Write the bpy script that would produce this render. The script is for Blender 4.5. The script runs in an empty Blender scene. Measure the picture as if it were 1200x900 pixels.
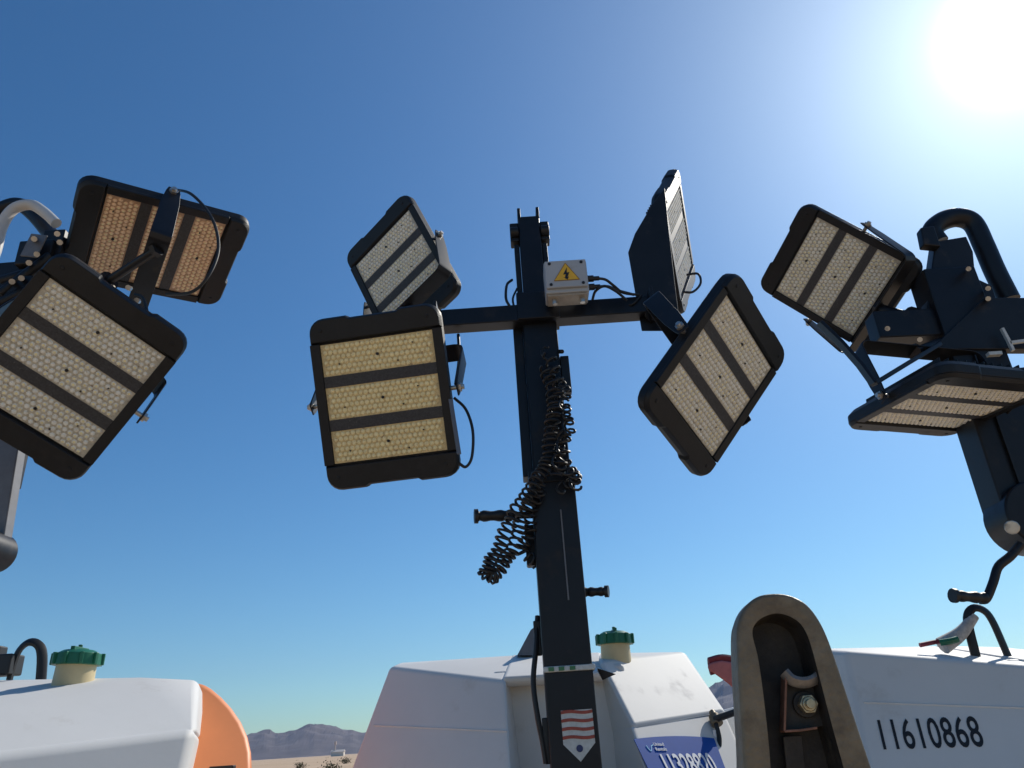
import bpy, bmesh, math, random
from mathutils import Vector, Matrix, noise
random.seed(7)
S = bpy.context.scene
R = math.radians

# ------------------------------------------------------------ camera
FPX, PITCH, ROLL = 901.0, R(25.0), R(3.7)
r0 = Vector((1, 0, 0)); u0 = Vector((0, -math.sin(PITCH), math.cos(PITCH))); f0 = Vector((0, math.cos(PITCH), math.sin(PITCH)))
cr = math.cos(ROLL) * r0 - math.sin(ROLL) * u0
cu = math.sin(ROLL) * r0 + math.cos(ROLL) * u0
CAM = Vector((0, 0, 1.5))
cd = bpy.data.cameras.new('camera'); cam = bpy.data.objects.new('camera', cd)
S.collection.objects.link(cam); S.camera = cam
cam.matrix_world = Matrix((( cr.x, cu.x, -f0.x, CAM.x), (cr.y, cu.y, -f0.y, CAM.y), (cr.z, cu.z, -f0.z, CAM.z), (0, 0, 0, 1)))
cd.sensor_fit = 'HORIZONTAL'; cd.sensor_width = 36; cd.lens = 36 * FPX / 1200
cd.clip_start = .02; cd.clip_end = 40000

# ------------------------------------------------------------ sky, sun, exposure
SUN_EL, SUN_AZ = R(38.6), R(42.8)          # azimuth from +Y towards +X
sdir = Vector((math.sin(SUN_AZ) * math.cos(SUN_EL), math.cos(SUN_AZ) * math.cos(SUN_EL), math.sin(SUN_EL)))
W = bpy.data.worlds.new('World'); S.world = W; W.use_nodes = True
nt = W.node_tree; nt.nodes.clear()
def wn(t, **k):
    n = nt.nodes.new(t)
    for a, b in k.items(): setattr(n, a, b)
    return n
wout = wn('ShaderNodeOutputWorld'); bg = wn('ShaderNodeBackground'); bg.inputs[1].default_value = .072
sky = wn('ShaderNodeTexSky', sky_type='NISHITA'); sky.sun_disc = False
sky.sun_elevation = SUN_EL; sky.sun_rotation = SUN_AZ; sky.altitude = 600; sky.air_density = 1.1; sky.dust_density = .45; sky.ozone_density = 2.2
hs = wn('ShaderNodeHueSaturation'); hs.inputs['Saturation'].default_value = 1.25
wb = wn('ShaderNodeMix', data_type='RGBA', blend_type='MULTIPLY'); wb.inputs[0].default_value = 1; wb.inputs[7].default_value = (.62, .885, .98, 1)   # the camera's cool white balance
nt.links.new(sky.outputs[0], hs.inputs['Color']); nt.links.new(hs.outputs[0], wb.inputs[6]); nt.links.new(wb.outputs[2], bg.inputs[0])
# the bright air round the sun: a function of the angle to the sun only
tc = wn('ShaderNodeTexCoord'); dot = wn('ShaderNodeVectorMath', operation='DOT_PRODUCT'); dot.inputs[1].default_value = sdir
nrm = wn('ShaderNodeVectorMath', operation='NORMALIZE')
nt.links.new(tc.outputs['Generated'], nrm.inputs[0]); nt.links.new(nrm.outputs[0], dot.inputs[0])
def mth(op, a, b=None):
    n = wn('ShaderNodeMath', operation=op)
    for i, v in enumerate((a, b)):
        if v is None: continue
        if isinstance(v, (int, float)): n.inputs[i].default_value = v
        else: nt.links.new(v, n.inputs[i])
    return n.outputs[0]
ang = mth('ARCCOSINE', mth('MINIMUM', dot.outputs['Value'], .999999))
def lobe(width, amp, p=2.0): return mth('MULTIPLY', mth('EXPONENT', mth('MULTIPLY', mth('POWER', mth('DIVIDE', ang, width), p), -1.0)), amp)
glow = mth('ADD', mth('ADD', lobe(R(2.15), 3.0), lobe(R(7.5), .52, 1.0)), lobe(R(20), .15, 1.2))
bg2 = wn('ShaderNodeBackground'); bg2.inputs[0].default_value = (.93, .97, 1.0, 1)
nt.links.new(glow, bg2.inputs[1])
ads = wn('ShaderNodeAddShader'); nt.links.new(bg.outputs[0], ads.inputs[0]); nt.links.new(bg2.outputs[0], ads.inputs[1])
nt.links.new(ads.outputs[0], wout.inputs[0])
sl = bpy.data.lights.new('sun', 'SUN'); sl.energy = 2.9; sl.angle = R(.53); sl.color = (1, .94, .84)
so = bpy.data.objects.new('sun', sl); S.collection.objects.link(so)
so.rotation_euler = (-sdir).to_track_quat('-Z', 'Y').to_euler()
vs = S.view_settings; vs.view_transform = 'Standard'; vs.look = 'None'; vs.gamma = 1; vs.exposure = 0.6; vs.use_curve_mapping = False
S.cycles.use_denoising = True; S.cycles.max_bounces = 6; S.cycles.volume_bounces = 0

# ------------------------------------------------------------ helpers
def ray(x, y): return (x - 600) / FPX * cr - (y - 450) / FPX * cu + f0
def at(x, y, Y):                 # the point at depth Y that the pixel (x, y) of the photograph looks at
    d = ray(x, y); return CAM + d * (Y / d.y)
def V(*a): return Vector(a)

def mat(name, col, rough=.5, metal=0, noise_amt=0, noise_scale=8, bump=0, bump_scale=60, coat=0, spec=.5, dirt=None, dirt_pos=(.55, .75), dirt_scale=6, coord='Object', trans=0):
    m = bpy.data.materials.new(name); m.use_nodes = True; t = m.node_tree; n = t.nodes; b = n['Principled BSDF']
    b.inputs['Roughness'].default_value = rough; b.inputs['Metallic'].default_value = metal
    b.inputs['Coat Weight'].default_value = coat; b.inputs['Specular IOR Level'].default_value = spec
    b.inputs['Transmission Weight'].default_value = trans
    tcn = n.new('ShaderNodeTexCoord')
    c4 = (*col, 1)
    nz = n.new('ShaderNodeTexNoise'); nz.inputs['Scale'].default_value = noise_scale; nz.inputs['Detail'].default_value = 6; nz.inputs['Roughness'].default_value = .65
    t.links.new(tcn.outputs[coord], nz.inputs['Vector'])
    rp = n.new('ShaderNodeValToRGB'); rp.color_ramp.elements[0].position = .3; rp.color_ramp.elements[1].position = .7
    rp.color_ramp.elements[0].color = (*[v * (1 - noise_amt) for v in col], 1); rp.color_ramp.elements[1].color = (*[min(1, v * (1 + noise_amt)) for v in col], 1)
    t.links.new(nz.outputs[0], rp.inputs[0]); src = rp.outputs[0]
    if dirt:
        n2 = n.new('ShaderNodeTexNoise'); n2.inputs['Scale'].default_value = dirt_scale; n2.inputs['Detail'].default_value = 9; n2.inputs['Roughness'].default_value = .7
        t.links.new(tcn.outputs[coord], n2.inputs['Vector'])
        r2 = n.new('ShaderNodeValToRGB'); r2.color_ramp.elements[0].position, r2.color_ramp.elements[1].position = dirt_pos
        t.links.new(n2.outputs[0], r2.inputs[0]); mx = n.new('ShaderNodeMix'); mx.data_type = 'RGBA'
        t.links.new(r2.outputs[0], mx.inputs[0]); t.links.new(src, mx.inputs[6]); mx.inputs[7].default_value = (*dirt, 1); src = mx.outputs[2]
        ma = n.new('ShaderNodeMath'); ma.operation = 'MULTIPLY_ADD'; ma.inputs[1].default_value = .3; ma.inputs[2].default_value = rough
        t.links.new(r2.outputs[0], ma.inputs[0]); t.links.new(ma.outputs[0], b.inputs['Roughness'])
    t.links.new(src, b.inputs['Base Color'])
    if bump:
        n3 = n.new('ShaderNodeTexNoise'); n3.inputs['Scale'].default_value = bump_scale; n3.inputs['Detail'].default_value = 4
        t.links.new(tcn.outputs[coord], n3.inputs['Vector'])
        bp = n.new('ShaderNodeBump'); bp.inputs['Strength'].default_value = bump; bp.inputs['Distance'].default_value = .002
        t.links.new(n3.outputs[0], bp.inputs['Height']); t.links.new(bp.outputs[0], b.inputs['Normal'])
    return m

M = {}
M['lamp'] = mat('lamp_black', (.008, .009, .011), .5, noise_amt=.3, spec=.35, bump=.25, bump_scale=220, dirt=(.03, .027, .025), dirt_pos=(.55, .85), dirt_scale=12)
M['rib'] = mat('lamp_rib', (.035, .035, .038), .6, noise_amt=.5, noise_scale=180, dirt=(.16, .15, .15), dirt_pos=(.6, .72), dirt_scale=150)
M['led'] = mat('led_lens', (.84, .81, .71), .28, noise_amt=.1, noise_scale=60, coat=.3, dirt=(.50, .42, .30), dirt_pos=(.55, .68), dirt_scale=55)
M['ledgap'] = mat('led_board', (.50, .46, .37), .4, noise_amt=.25, noise_scale=90, dirt=(.25, .2, .14), dirt_pos=(.56, .66), dirt_scale=75)
M['phos'] = mat('led_yellow', (.88, .74, .42), .3, noise_amt=.2, noise_scale=40, coat=.3)
M['led_y'] = mat('yellow_lens', (.94, .80, .46), .28, noise_amt=.1, noise_scale=60, coat=.3, dirt=(.55, .40, .2), dirt_pos=(.55, .68), dirt_scale=55)  # stronger yellow lens colour for the middle tower's front left lamp
M['ledgap_y'] = mat('yellow_board', (.62, .48, .24), .4, noise_amt=.25, noise_scale=90, dirt=(.3, .2, .12), dirt_pos=(.56, .66), dirt_scale=75)
M['led_t'] = mat('bounce_tinted_lens', (.90, .66, .44), .28, noise_amt=.1, noise_scale=60, coat=.3, dirt=(.5, .35, .22), dirt_pos=(.55, .68), dirt_scale=55)  # warm ground bounce painted into the lens colour of the left tower's upper lamp
M['ledgap_t'] = mat('bounce_tinted_board', (.52, .33, .20), .4, noise_amt=.25, noise_scale=90)  # LED board of that lamp, with the same ground bounce in its colour
M['mast'] = mat('mast_paint', (.006, .0065, .010), .42, spec=.35, noise_amt=.3, bump=.1, bump_scale=60, dirt=(.028, .026, .026), dirt_pos=(.55, .8), dirt_scale=9)
M['brk'] = mat('bracket_paint', (.010, .0105, .013), .42, spec=.35, noise_amt=.3, dirt=(.06, .05, .042), dirt_pos=(.58, .8), dirt_scale=14)
M['steel'] = mat('zinc_steel', (.5, .48, .44), .38, metal=.85, noise_amt=.2, noise_scale=30, dirt=(.25, .2, .15), dirt_pos=(.55, .75), dirt_scale=20)
M['silver'] = mat('galvanised', (.15, .155, .17), .6, metal=.3, noise_amt=.12, noise_scale=25)
M['rubber'] = mat('cable_rubber', (.012, .012, .013), .5)
M['box'] = mat('grey_box', (.40, .41, .42), .5, noise_amt=.06, dirt=(.3, .24, .17), dirt_pos=(.6, .85), dirt_scale=14)
M['boxdirt'] = mat('grey_box_edge', (.34, .30, .25), .55, noise_amt=.2, noise_scale=30)
M['yel'] = mat('warning_yellow', (.80, .45, .03), .45, noise_amt=.1, noise_scale=60)
M['ink'] = mat('black_ink', (.012, .012, .014), .55)
M['poly'] = mat('white_polyethylene', (.66, .65, .625), .6, spec=.3, noise_amt=.035, noise_scale=3, bump=.06, bump_scale=90, dirt=(.44, .40, .35), dirt_pos=(.58, .9), dirt_scale=4)
M['orange'] = mat('orange_polyethylene', (.85, .27, .085), .5, noise_amt=.05, noise_scale=5, bump=.05, bump_scale=90)
M['green'] = mat('green_cap', (.012, .14, .075), .42, noise_amt=.15, noise_scale=20)
M['cream'] = mat('cream_neck', (.62, .50, .28), .5, noise_amt=.08, noise_scale=15)
M['blue'] = mat('blue_sticker', (.012, .08, .36), .65, spec=.2, noise_amt=.08, noise_scale=12)
M['lblue'] = mat('pale_blue_ink', (.25, .6, .85), .4)
M['wht'] = mat('white_ink', (.75, .76, .78), .45)
M['red'] = mat('red_ink', (.30, .055, .035), .5, noise_amt=.25, noise_scale=60)
M['navy'] = mat('navy_ink', (.02, .035, .12), .5)
M['gwhite'] = mat('faded_label', (.5, .52, .5), .5, noise_amt=.15, noise_scale=80)
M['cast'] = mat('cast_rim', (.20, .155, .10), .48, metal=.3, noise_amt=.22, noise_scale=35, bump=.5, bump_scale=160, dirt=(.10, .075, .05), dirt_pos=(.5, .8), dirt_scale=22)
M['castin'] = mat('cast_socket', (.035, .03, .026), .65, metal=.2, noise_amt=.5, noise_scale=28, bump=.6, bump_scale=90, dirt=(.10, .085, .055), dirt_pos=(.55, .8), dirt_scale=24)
M['rust'] = mat('rusty_plate', (.20, .095, .06), .65, metal=.2, noise_amt=.35, noise_scale=60)
M['pink'] = mat('faded_red_plastic', (.52, .16, .15), .55, noise_amt=.25, noise_scale=40)
M['dred'] = mat('dark_red_plastic', (.22, .03, .045), .55, noise_amt=.3, noise_scale=50)
M['tyre'] = mat('tyre_rubber', (.02, .02, .02), .8)

class MB:
    def __init__(s): s.v = []; s.f = []; s.m = []; s.mi = 0
    def add(s, vs, fs):
        k = len(s.v); s.v += [Vector(p) for p in vs]; s.f += [[i + k for i in f] for f in fs]; s.m += [s.mi] * len(fs)
    def box(s, c, sz, rot=None):
        c = Vector(c); h = Vector(sz) / 2; r = rot or Matrix.Identity(3)
        vs = [c + r @ Vector((x * h.x, y * h.y, z * h.z)) for x in (-1, 1) for y in (-1, 1) for z in (-1, 1)]
        s.add(vs, [(0, 1, 3, 2), (4, 6, 7, 5), (0, 4, 5, 1), (2, 3, 7, 6), (0, 2, 6, 4), (1, 5, 7, 3)])
    def ring(s, a, b, ra, rb=None, n=16, cap=True):      # cylinder or cone frustum from a to b
        a = Vector(a); b = Vector(b); rb = ra if rb is None else rb
        q = (b - a).to_track_quat('Z', 'Y').to_matrix()
        vs = [a + q @ Vector((ra * math.cos(t), ra * math.sin(t), 0)) for t in [i * 2 * math.pi / n for i in range(n)]]
        vs += [b + q @ Vector((rb * math.cos(t), rb * math.sin(t), 0)) for t in [i * 2 * math.pi / n for i in range(n)]]
        fs = [(i, (i + 1) % n, n + (i + 1) % n, n + i) for i in range(n)]
        if cap: fs += [tuple(range(n))[::-1], tuple(range(n, 2 * n))]
        s.add(vs, fs)
    def tube(s, pts, rad, n=8, smooth=6, flat=1.0):
        P = [Vector(p) for p in pts]
        if smooth > 1 and len(P) > 2:
            Q = [P[0] * 2 - P[1]] + P + [P[-1] * 2 - P[-2]]; out = []
            for i in range(1, len(Q) - 2):
                for k in range(smooth):
                    t = k / smooth; a, b, c, d = Q[i - 1:i + 3]
                    out.append(.5 * ((2 * b) + (c - a) * t + (2 * a - 5 * b + 4 * c - d) * t * t + (-a + 3 * b - 3 * c + d) * t ** 3))
            out.append(P[-1]); P = out
        T = [(P[min(i + 1, len(P) - 1)] - P[max(i - 1, 0)]).normalized() for i in range(len(P))]
        nn = T[0].orthogonal().normalized(); vs = []
        for i, p in enumerate(P):
            nn = (nn - T[i] * nn.dot(T[i])).normalized(); bb = T[i].cross(nn)
            rr = rad(i / (len(P) - 1)) if callable(rad) else rad
            vs += [p + rr * (math.cos(a) * nn + flat * math.sin(a) * bb) for a in [j * 2 * math.pi / n for j in range(n)]]
        fs = [(i * n + j, i * n + (j + 1) % n, (i + 1) * n + (j + 1) % n, (i + 1) * n + j) for i in range(len(P) - 1) for j in range(n)]
        fs += [tuple(range(n))[::-1], tuple((len(P) - 1) * n + j for j in range(n))]
        s.add(vs, fs)
    def strap(s, pts, width, side, thick):               # flat bar swept along pts, width along `side`
        P = [Vector(p) for p in pts]; sd = Vector(side).normalized(); vs = []
        for i, p in enumerate(P):
            t = (P[min(i + 1, len(P) - 1)] - P[max(i - 1, 0)]).normalized(); n = t.cross(sd).normalized()
            w = width[i] if isinstance(width, (list, tuple)) else width
            vs += [p + sd * w / 2 + n * thick / 2, p - sd * w / 2 + n * thick / 2, p - sd * w / 2 - n * thick / 2, p + sd * w / 2 - n * thick / 2]
        fs = [(i * 4 + j, i * 4 + (j + 1) % 4, i * 4 + 4 + (j + 1) % 4, i * 4 + 4 + j) for i in range(len(P) - 1) for j in range(4)]
        k = (len(P) - 1) * 4; fs += [(3, 2, 1, 0), (k, k + 1, k + 2, k + 3)]
        s.add(vs, fs)
    def prism(s, poly, fr, d0, d1):                      # polygon (a,b) in frame fr(a,b,depth) between two depths
        n = len(poly)
        vs = [fr(a, b, d0) for a, b in poly] + [fr(a, b, d1) for a, b in poly]
        s.add(vs, [tuple(range(n)), tuple(range(2 * n - 1, n - 1, -1))] + [(i, n + i, n + (i + 1) % n, (i + 1) % n) for i in range(n)])
    def hull(s, pts):
        bm = bmesh.new()
        for p in pts: bm.verts.new(p)
        r_ = bmesh.ops.convex_hull(bm, input=bm.verts)
        bmesh.ops.delete(bm, geom=list({g for g in r_['geom_interior'] if isinstance(g, bmesh.types.BMVert)}), context='VERTS')
        bmesh.ops.dissolve_limit(bm, angle_limit=R(2), verts=bm.verts, edges=bm.edges)
        bm.verts.index_update()
        s.add([v.co.copy() for v in bm.verts], [[v.index for v in f.verts] for f in bm.faces]); bm.free()
    def build(s, name, mats, parent=None, bevel=0, seg=2, smooth=True, fixn=True, world=False):
        me = bpy.data.meshes.new(name); me.from_pydata(s.v, [], s.f); me.validate()
        mats = mats if isinstance(mats, (list, tuple)) else [mats]
        for m in mats: me.materials.append(m)
        if len(me.polygons) == len(s.m):
            for p, k in zip(me.polygons, s.m): p.material_index = k
        bm = bmesh.new(); bm.from_mesh(me)
        if fixn: bmesh.ops.recalc_face_normals(bm, faces=bm.faces)
        if smooth:
            for f in bm.faces: f.smooth = True
            for e in bm.edges:
                if len(e.link_faces) == 2 and e.calc_face_angle(0) > R(38): e.smooth = False
        bm.to_mesh(me); bm.free()
        o = bpy.data.objects.new(name, me); S.collection.objects.link(o)
        if parent is not None:
            o.parent = parent
            if world: o.matrix_parent_inverse = WM[parent.name].inverted()
        if bevel:
            b = o.modifiers.new('bevel', 'BEVEL'); b.width = bevel; b.segments = seg; b.limit_method = 'ANGLE'; b.angle_limit = R(25); b.harden_normals = False
            for p in me.polygons: p.use_smooth = True
            w = o.modifiers.new('wn', 'WEIGHTED_NORMAL'); w.keep_sharp = False
        return o
WM = {}
def empty(name, loc, label=None, cat=None, group=None):
    o = bpy.data.objects.new(name, None); S.collection.objects.link(o); o.location = loc; o.empty_display_size = .1
    WM[o.name] = Matrix.Translation(Vector(loc))
    tag(o, label, cat, group); return o
def tag(o, label=None, cat=None, group=None, kind=None):
    for k, v in (('label', label), ('category', cat), ('group', group), ('kind', kind)):
        if v: o[k] = v
    return o
def text(name, body, size, mtx, m, parent, xs=1.0, shear=0, extrude=.0006, space=1.0, bold=0):
    cu_ = bpy.data.curves.new(name, 'FONT'); cu_.body = body; cu_.size = size; cu_.extrude = extrude; cu_.shear = shear; cu_.space_character = space
    cu_.align_x = 'CENTER'; cu_.align_y = 'CENTER'; cu_.offset = bold; cu_.resolution_u = 4
    t = bpy.data.objects.new('tmp', cu_); S.collection.objects.link(t)
    me = bpy.data.meshes.new_from_object(t.evaluated_get(bpy.context.evaluated_depsgraph_get()))
    bpy.data.objects.remove(t); me.name = name; me.materials.clear(); me.materials.append(m)
    for v in me.vertices: v.co = mtx @ Vector((v.co.x * xs, v.co.y, v.co.z))
    o = bpy.data.objects.new(name, me); S.collection.objects.link(o); o.parent = parent
    if parent.name in WM: o.matrix_parent_inverse = WM[parent.name].inverted()
    return o

# ------------------------------------------------------------ ground and mountains
def dirt_mat():
    m = bpy.data.materials.new('desert_sand'); m.use_nodes = True; t = m.node_tree; n = t.nodes; b = n['Principled BSDF']; b.inputs['Roughness'].default_value = .95
    tcn = n.new('ShaderNodeTexCoord'); a = n.new('ShaderNodeTexNoise'); a.inputs['Scale'].default_value = .02; a.inputs['Detail'].default_value = 12; a.inputs['Roughness'].default_value = .75
    t.links.new(tcn.outputs['Object'], a.inputs[0]); r_ = n.new('ShaderNodeValToRGB'); e = r_.color_ramp.elements
    e[0].position = .35; e[0].color = (.42, .28, .17, 1); e[1].position = .62; e[1].color = (.55, .40, .26, 1)
    t.links.new(a.outputs[0], r_.inputs[0]); t.links.new(r_.outputs[0], b.inputs['Base Color'])
    c = n.new('ShaderNodeTexNoise'); c.inputs['Scale'].default_value = 3; c.inputs['Detail'].default_value = 10; t.links.new(tcn.outputs['Object'], c.inputs[0])
    bp = n.new('ShaderNodeBump'); bp.inputs['Distance'].default_value = .05; bp.inputs['Strength'].default_value = .6; t.links.new(c.outputs[0], bp.inputs['Height']); t.links.new(bp.outputs[0], b.inputs['Normal'])
    return m
g = MB(); N = 96; rads = [0, 4, 12, 40, 120, 400, 1200, 4000, 12000]
vs_ = [(0, 0, 0)] + [(r_ * math.cos(2 * math.pi * i / N), r_ * math.sin(2 * math.pi * i / N), 0) for r_ in rads[1:] for i in range(N)]
fs_ = [(0, 1 + i, 1 + (i + 1) % N) for i in range(N)]
for k in range(len(rads) - 2):
    for i in range(N): fs_.append((1 + k * N + i, 1 + (k + 1) * N + i, 1 + (k + 1) * N + (i + 1) % N, 1 + k * N + (i + 1) % N))
g.add(vs_, fs_); tag(g.build('ground', dirt_mat(), smooth=False), kind='structure')

def rock_mat():
    m = mat('desert_rock', (.10, .083, .080), .95, noise_amt=.4, noise_scale=.004)
    return m
def az_of(px, py): d = ray(px, py); return math.degrees(math.atan2(d.x, d.y))
def mountains():
    m = MB(); NA, NR = 900, 26; a0, a1 = -75, 75
    def prof(a):                                      # ridge height (as a slope from the eye) by azimuth
        base = .020 + .010 * noise.noise(V(a * .11, 3.1, 0)) + .006 * noise.noise(V(a * .45, 8, 0)) + .002 * noise.noise(V(a * 1.6, 5, 0))
        right = .052 * math.exp(-((a - 16.5) / 5.5) ** 2) + .03 * math.exp(-((a - 34) / 12) ** 2)
        left = .0075 * math.exp(-((a + 17.5) / 2.6) ** 2) + .005 * math.exp(-((a + 13.6) / 1.7) ** 2) + .02 * math.exp(-((a + 40) / 12) ** 2)
        return base + right + left
    for i in range(NA + 1):
        a = a0 + (a1 - a0) * i / NA; ar = R(a)
        for j in range(NR + 1):
            t = j / NR; d = 4600 + 2300 * t
            env = math.sin(min(1, t / .62) * math.pi / 2) ** 1.3 if t < .62 else math.cos((t - .62) / .38 * math.pi / 2)
            pos = V(d * math.sin(ar), d * math.cos(ar), 0)
            rg = abs(noise.noise(pos * .0021)) * .8 + abs(noise.noise(pos * .0056)) * .42 + abs(noise.noise(pos * .015)) * .16
            h = prof(a) * 6000 * env * (1.12 - .55 * rg * (1.0 if t < .62 else .5))
            m.v.append(V(pos.x, pos.y, h - 3 if j not in (0, NR) else -5))
    for i in range(NA):
        for j in range(NR):
            k = i * (NR + 1) + j; m.f.append([k, k + NR + 1, k + NR + 2, k + 1]); m.m.append(0)
    tag(m.build('mountains', rock_mat(), smooth=False), kind='structure')
mountains()

# distant shrubs and a small building on the plain
def shrub(loc, r_, label, seed):
    rnd = random.Random(seed); b = MB(); st = MB()
    for k in range(7):
        a = rnd.random() * 6.28; tip = V(math.cos(a) * r_ * .55, math.sin(a) * r_ * .55, r_ * rnd.uniform(.5, .9))
        st.tube([V(0, 0, 0), tip * .5 + V(0, 0, .08 * r_), tip], lambda t: .03 * r_ * (1.2 - t), n=4, smooth=2)
    for k in range(420):
        p = V(rnd.gauss(0, .42), rnd.gauss(0, .42), abs(rnd.gauss(.42, .26))) * r_
        q = Matrix.Rotation(rnd.random() * 6.28, 3, V(rnd.random(), rnd.random(), rnd.random() + .1).normalized()); s_ = .085 * r_ * rnd.uniform(.6, 1.4)
        b.add([p + q @ V(-s_, 0, 0), p + q @ V(0, -s_ * .6, 0), p + q @ V(s_, 0, .2 * s_), p + q @ V(0, s_ * .6, 0)], [(0, 1, 2, 3)])
    e = empty('desert_shrub', loc, label, 'shrub', 'shrubs on the desert plain')
    b.build('foliage', mat('shrub_leaf', (.085, .08, .038), .9, noise_amt=.4, noise_scale=1.5), e, smooth=False); st.build('stem', mat('shrub_stem', (.12, .09, .06), .9), e)
def on_ground(px, D):        # ground point in the direction of a pixel column at the horizon
    a = R(az_of(px, 890 - (px - 300) * .0645)); return V(D * math.sin(a), D * math.cos(a), 0)
SHR = [(388, 70, 1.0, 'olive desert shrub between the orange cover and the middle tower, the larger one'),
       (352, 120, .9, 'small olive shrub on the plain right beside the orange cover'),
       (405, 150, 1.0, 'small far shrub on the plain touching the middle tower hood outline'),
       (866, 26, .8, 'low dry shrub on the plain right behind the metal coupler'),
       (845, 95, .9, 'small shrub on the tan plain between middle tower and coupler')]
for i, (px, D, r_, lb) in enumerate(SHR): shrub(on_ground(px, D), r_, lb, i + 3)
hb = empty('distant_building', on_ground(396, 900) + V(0, 0, 0), 'tiny pale building far off at the foot of the left mountains', 'building')
b = MB(); b.box((0, 0, 2), (13, 7, 4)); b.build('wall', mat('pale_wall', (.62, .58, .52), .8), hb)
b = MB(); b.hull([V(-7, -4, 4), V(7, -4, 4), V(7, 4, 4), V(-7, 4, 4), V(-7, 0, 6), V(7, 0, 6)]); b.build('roof', mat('pale_roof', (.55, .50, .46), .8), hb)
b = MB(); b.ring((-3, 0, 5), (-3, 0, 11), .8, .6, n=8); b.ring((-3, 0, 11), (-3, 0, 14), 1.6, 1.4, n=12); b.build('tank', mat('tank_paint', (.6, .5, .45), .7), hb)

# ------------------------------------------------------------ floodlight prototype (local: x along the strips, y up, z out of the glass)
LW, LH = .408, .522
def lamp_outline(ins=0):
    hw, hh, c = LW / 2 - ins, LH / 2 - ins, .045
    pts = []
    for sx, sy, a0_ in ((1, 1, 0), (-1, 1, 90), (-1, -1, 180), (1, -1, 270)):
        for k in range(6):
            a = R(a0_ + 90 * k / 5); pts.append((sx * (hw - c) + c * math.cos(a), sy * (hh - c) + c * math.sin(a)))
        if sy == 1 and sx == 1: pts += [(.085, hh), (.075, hh - .007), (-.075, hh - .007), (-.085, hh)]
        if sy == -1 and sx == -1: pts += [(-.085, -hh), (-.075, -hh + .007), (.075, -hh + .007), (.085, -hh)]
    return pts
YS = .36 / 2 + .004
def body_mesh():
    m = MB(); o0 = lamp_outline(0); n = len(o0)
    loops = [[(x, y, -.008) for x, y in o0], [(x, y, -.034) for x, y in o0], [(x * .93, y * .93, -.052) for x, y in o0]]
    vs = sum(loops, []); fs = [tuple(range(n)), tuple(range(3 * n - 1, 2 * n - 1, -1))]
    for k in range(2): fs += [(k * n + i, (k + 1) * n + i, (k + 1) * n + (i + 1) % n, k * n + (i + 1) % n) for i in range(n)]
    m.add(vs, fs)
    for sy in (1, -1):                                   # end caps standing proud of the lens field
        cap = [(x, y) for x, y in o0 if y * sy > YS]
        if sy == 1: cap = [(LW / 2, YS)] + cap + [(-LW / 2, YS)]
        else: cap = [(-LW / 2, -YS)] + cap + [(LW / 2, -YS)]
        k = len(cap); top = [(x * .975, sy * (abs(y) * .975 if abs(y) > YS + .002 else YS + .006), .006) for x, y in cap]
        m.add([(x, y, -.0075) for x, y in cap] + top, [tuple(range(k, 2 * k)), tuple(range(k))[::-1]] + [(i, (i + 1) % k, k + (i + 1) % k, k + i) for i in range(k)])
    for sx in (1, -1): m.box((sx * .1895, 0, -.003), (.030, YS * 2 - .001, .012))
    for k in range(11):                                  # cooling fins on the back
        m.box((-.15 + .03 * k, 0, -.068), (.004, .38, .036))
    m.box((0, 0, -.075), (.20, .13, .05))                # driver box
    for x, y in ((.165, .222), (-.165, .222), (.165, -.222), (-.165, -.222)): m.ring((x, y, .004), (x, y, .0085), .006, n=8)
    return m
def rib_mesh():
    m = MB()
    for y in (.0657, -.0657): m.box((0, y, -.0045), (.348, .034, .006))
    return m
def lens_mesh(yc):
    m = MB(); m.mi = 3; m.box((0, yc, -.0055), (.347, .097, .004))
    nx, ny = 21, 6
    for j in range(ny):
        for i in range(nx):
            x = -.161 + i * .0157 + (.0078 if j % 2 else 0); y = yc - .0385 + j * .0154
            if abs(x) > .167: continue
            z = -.0036; rr = .0074 * random.uniform(.9, 1.06); k = len(m.v)
            ring1 = [V(x + rr * math.cos(a), y + rr * math.sin(a), z) for a in [t * math.pi / 3 for t in range(6)]]
            ring2 = [V(x + rr * .55 * math.cos(a), y + rr * .55 * math.sin(a), z + .0042) for a in [t * math.pi / 3 for t in range(6)]]
            m.mi = 0; m.add(ring1 + ring2, [(t, (t + 1) % 6, 6 + (t + 1) % 6, 6 + t) for t in range(6)])
            m.mi = 1 if random.random() < .5 else 0
            k = len(m.v) - 6; m.f.append([k + t for t in range(6)]); m.m.append(m.mi)
    m.mi = 2; m.ring((0, yc, -.003), (0, yc, .0015), .0046, n=8)
    for dx, dy in ((.11, .02), (-.12, -.015), (.06, -.028)): m.ring((dx, yc + dy, -.0034), (dx, yc + dy, .0006), .0024, n=6)
    for _ in range(4):
        m.ring((random.choice([-.11, -.07, .06, .1]) + random.uniform(-.01, .01), yc + random.uniform(-.03, .03), -.003), (0, yc, -.003), .001, n=4) if False else None
    return m
LENS = [(lens_mesh(y)) for y in (.1315, 0, -.1315)]
YL = .235
def yoke_mesh():             # U bracket, pivots on the x axis, arms along +y of its own frame
    m = MB(); c = .03; hx = .226
    prof = [(hx, -.022)] + [(hx, y) for y in (0, .06, YL - c)] + [(hx - c * (1 - math.cos(a)), YL - c + c * math.sin(a)) for a in (R(30), R(60), R(90))]
    prof += [(-x, y) for x, y in reversed(prof)]
    wd = [.034, .044, .056, .062, .062, .062, .062] * 1; wd = wd + wd[::-1]
    m.strap([V(x, y, 0) for x, y in prof], wd, (0, 0, 1), .005)
    return m
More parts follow.
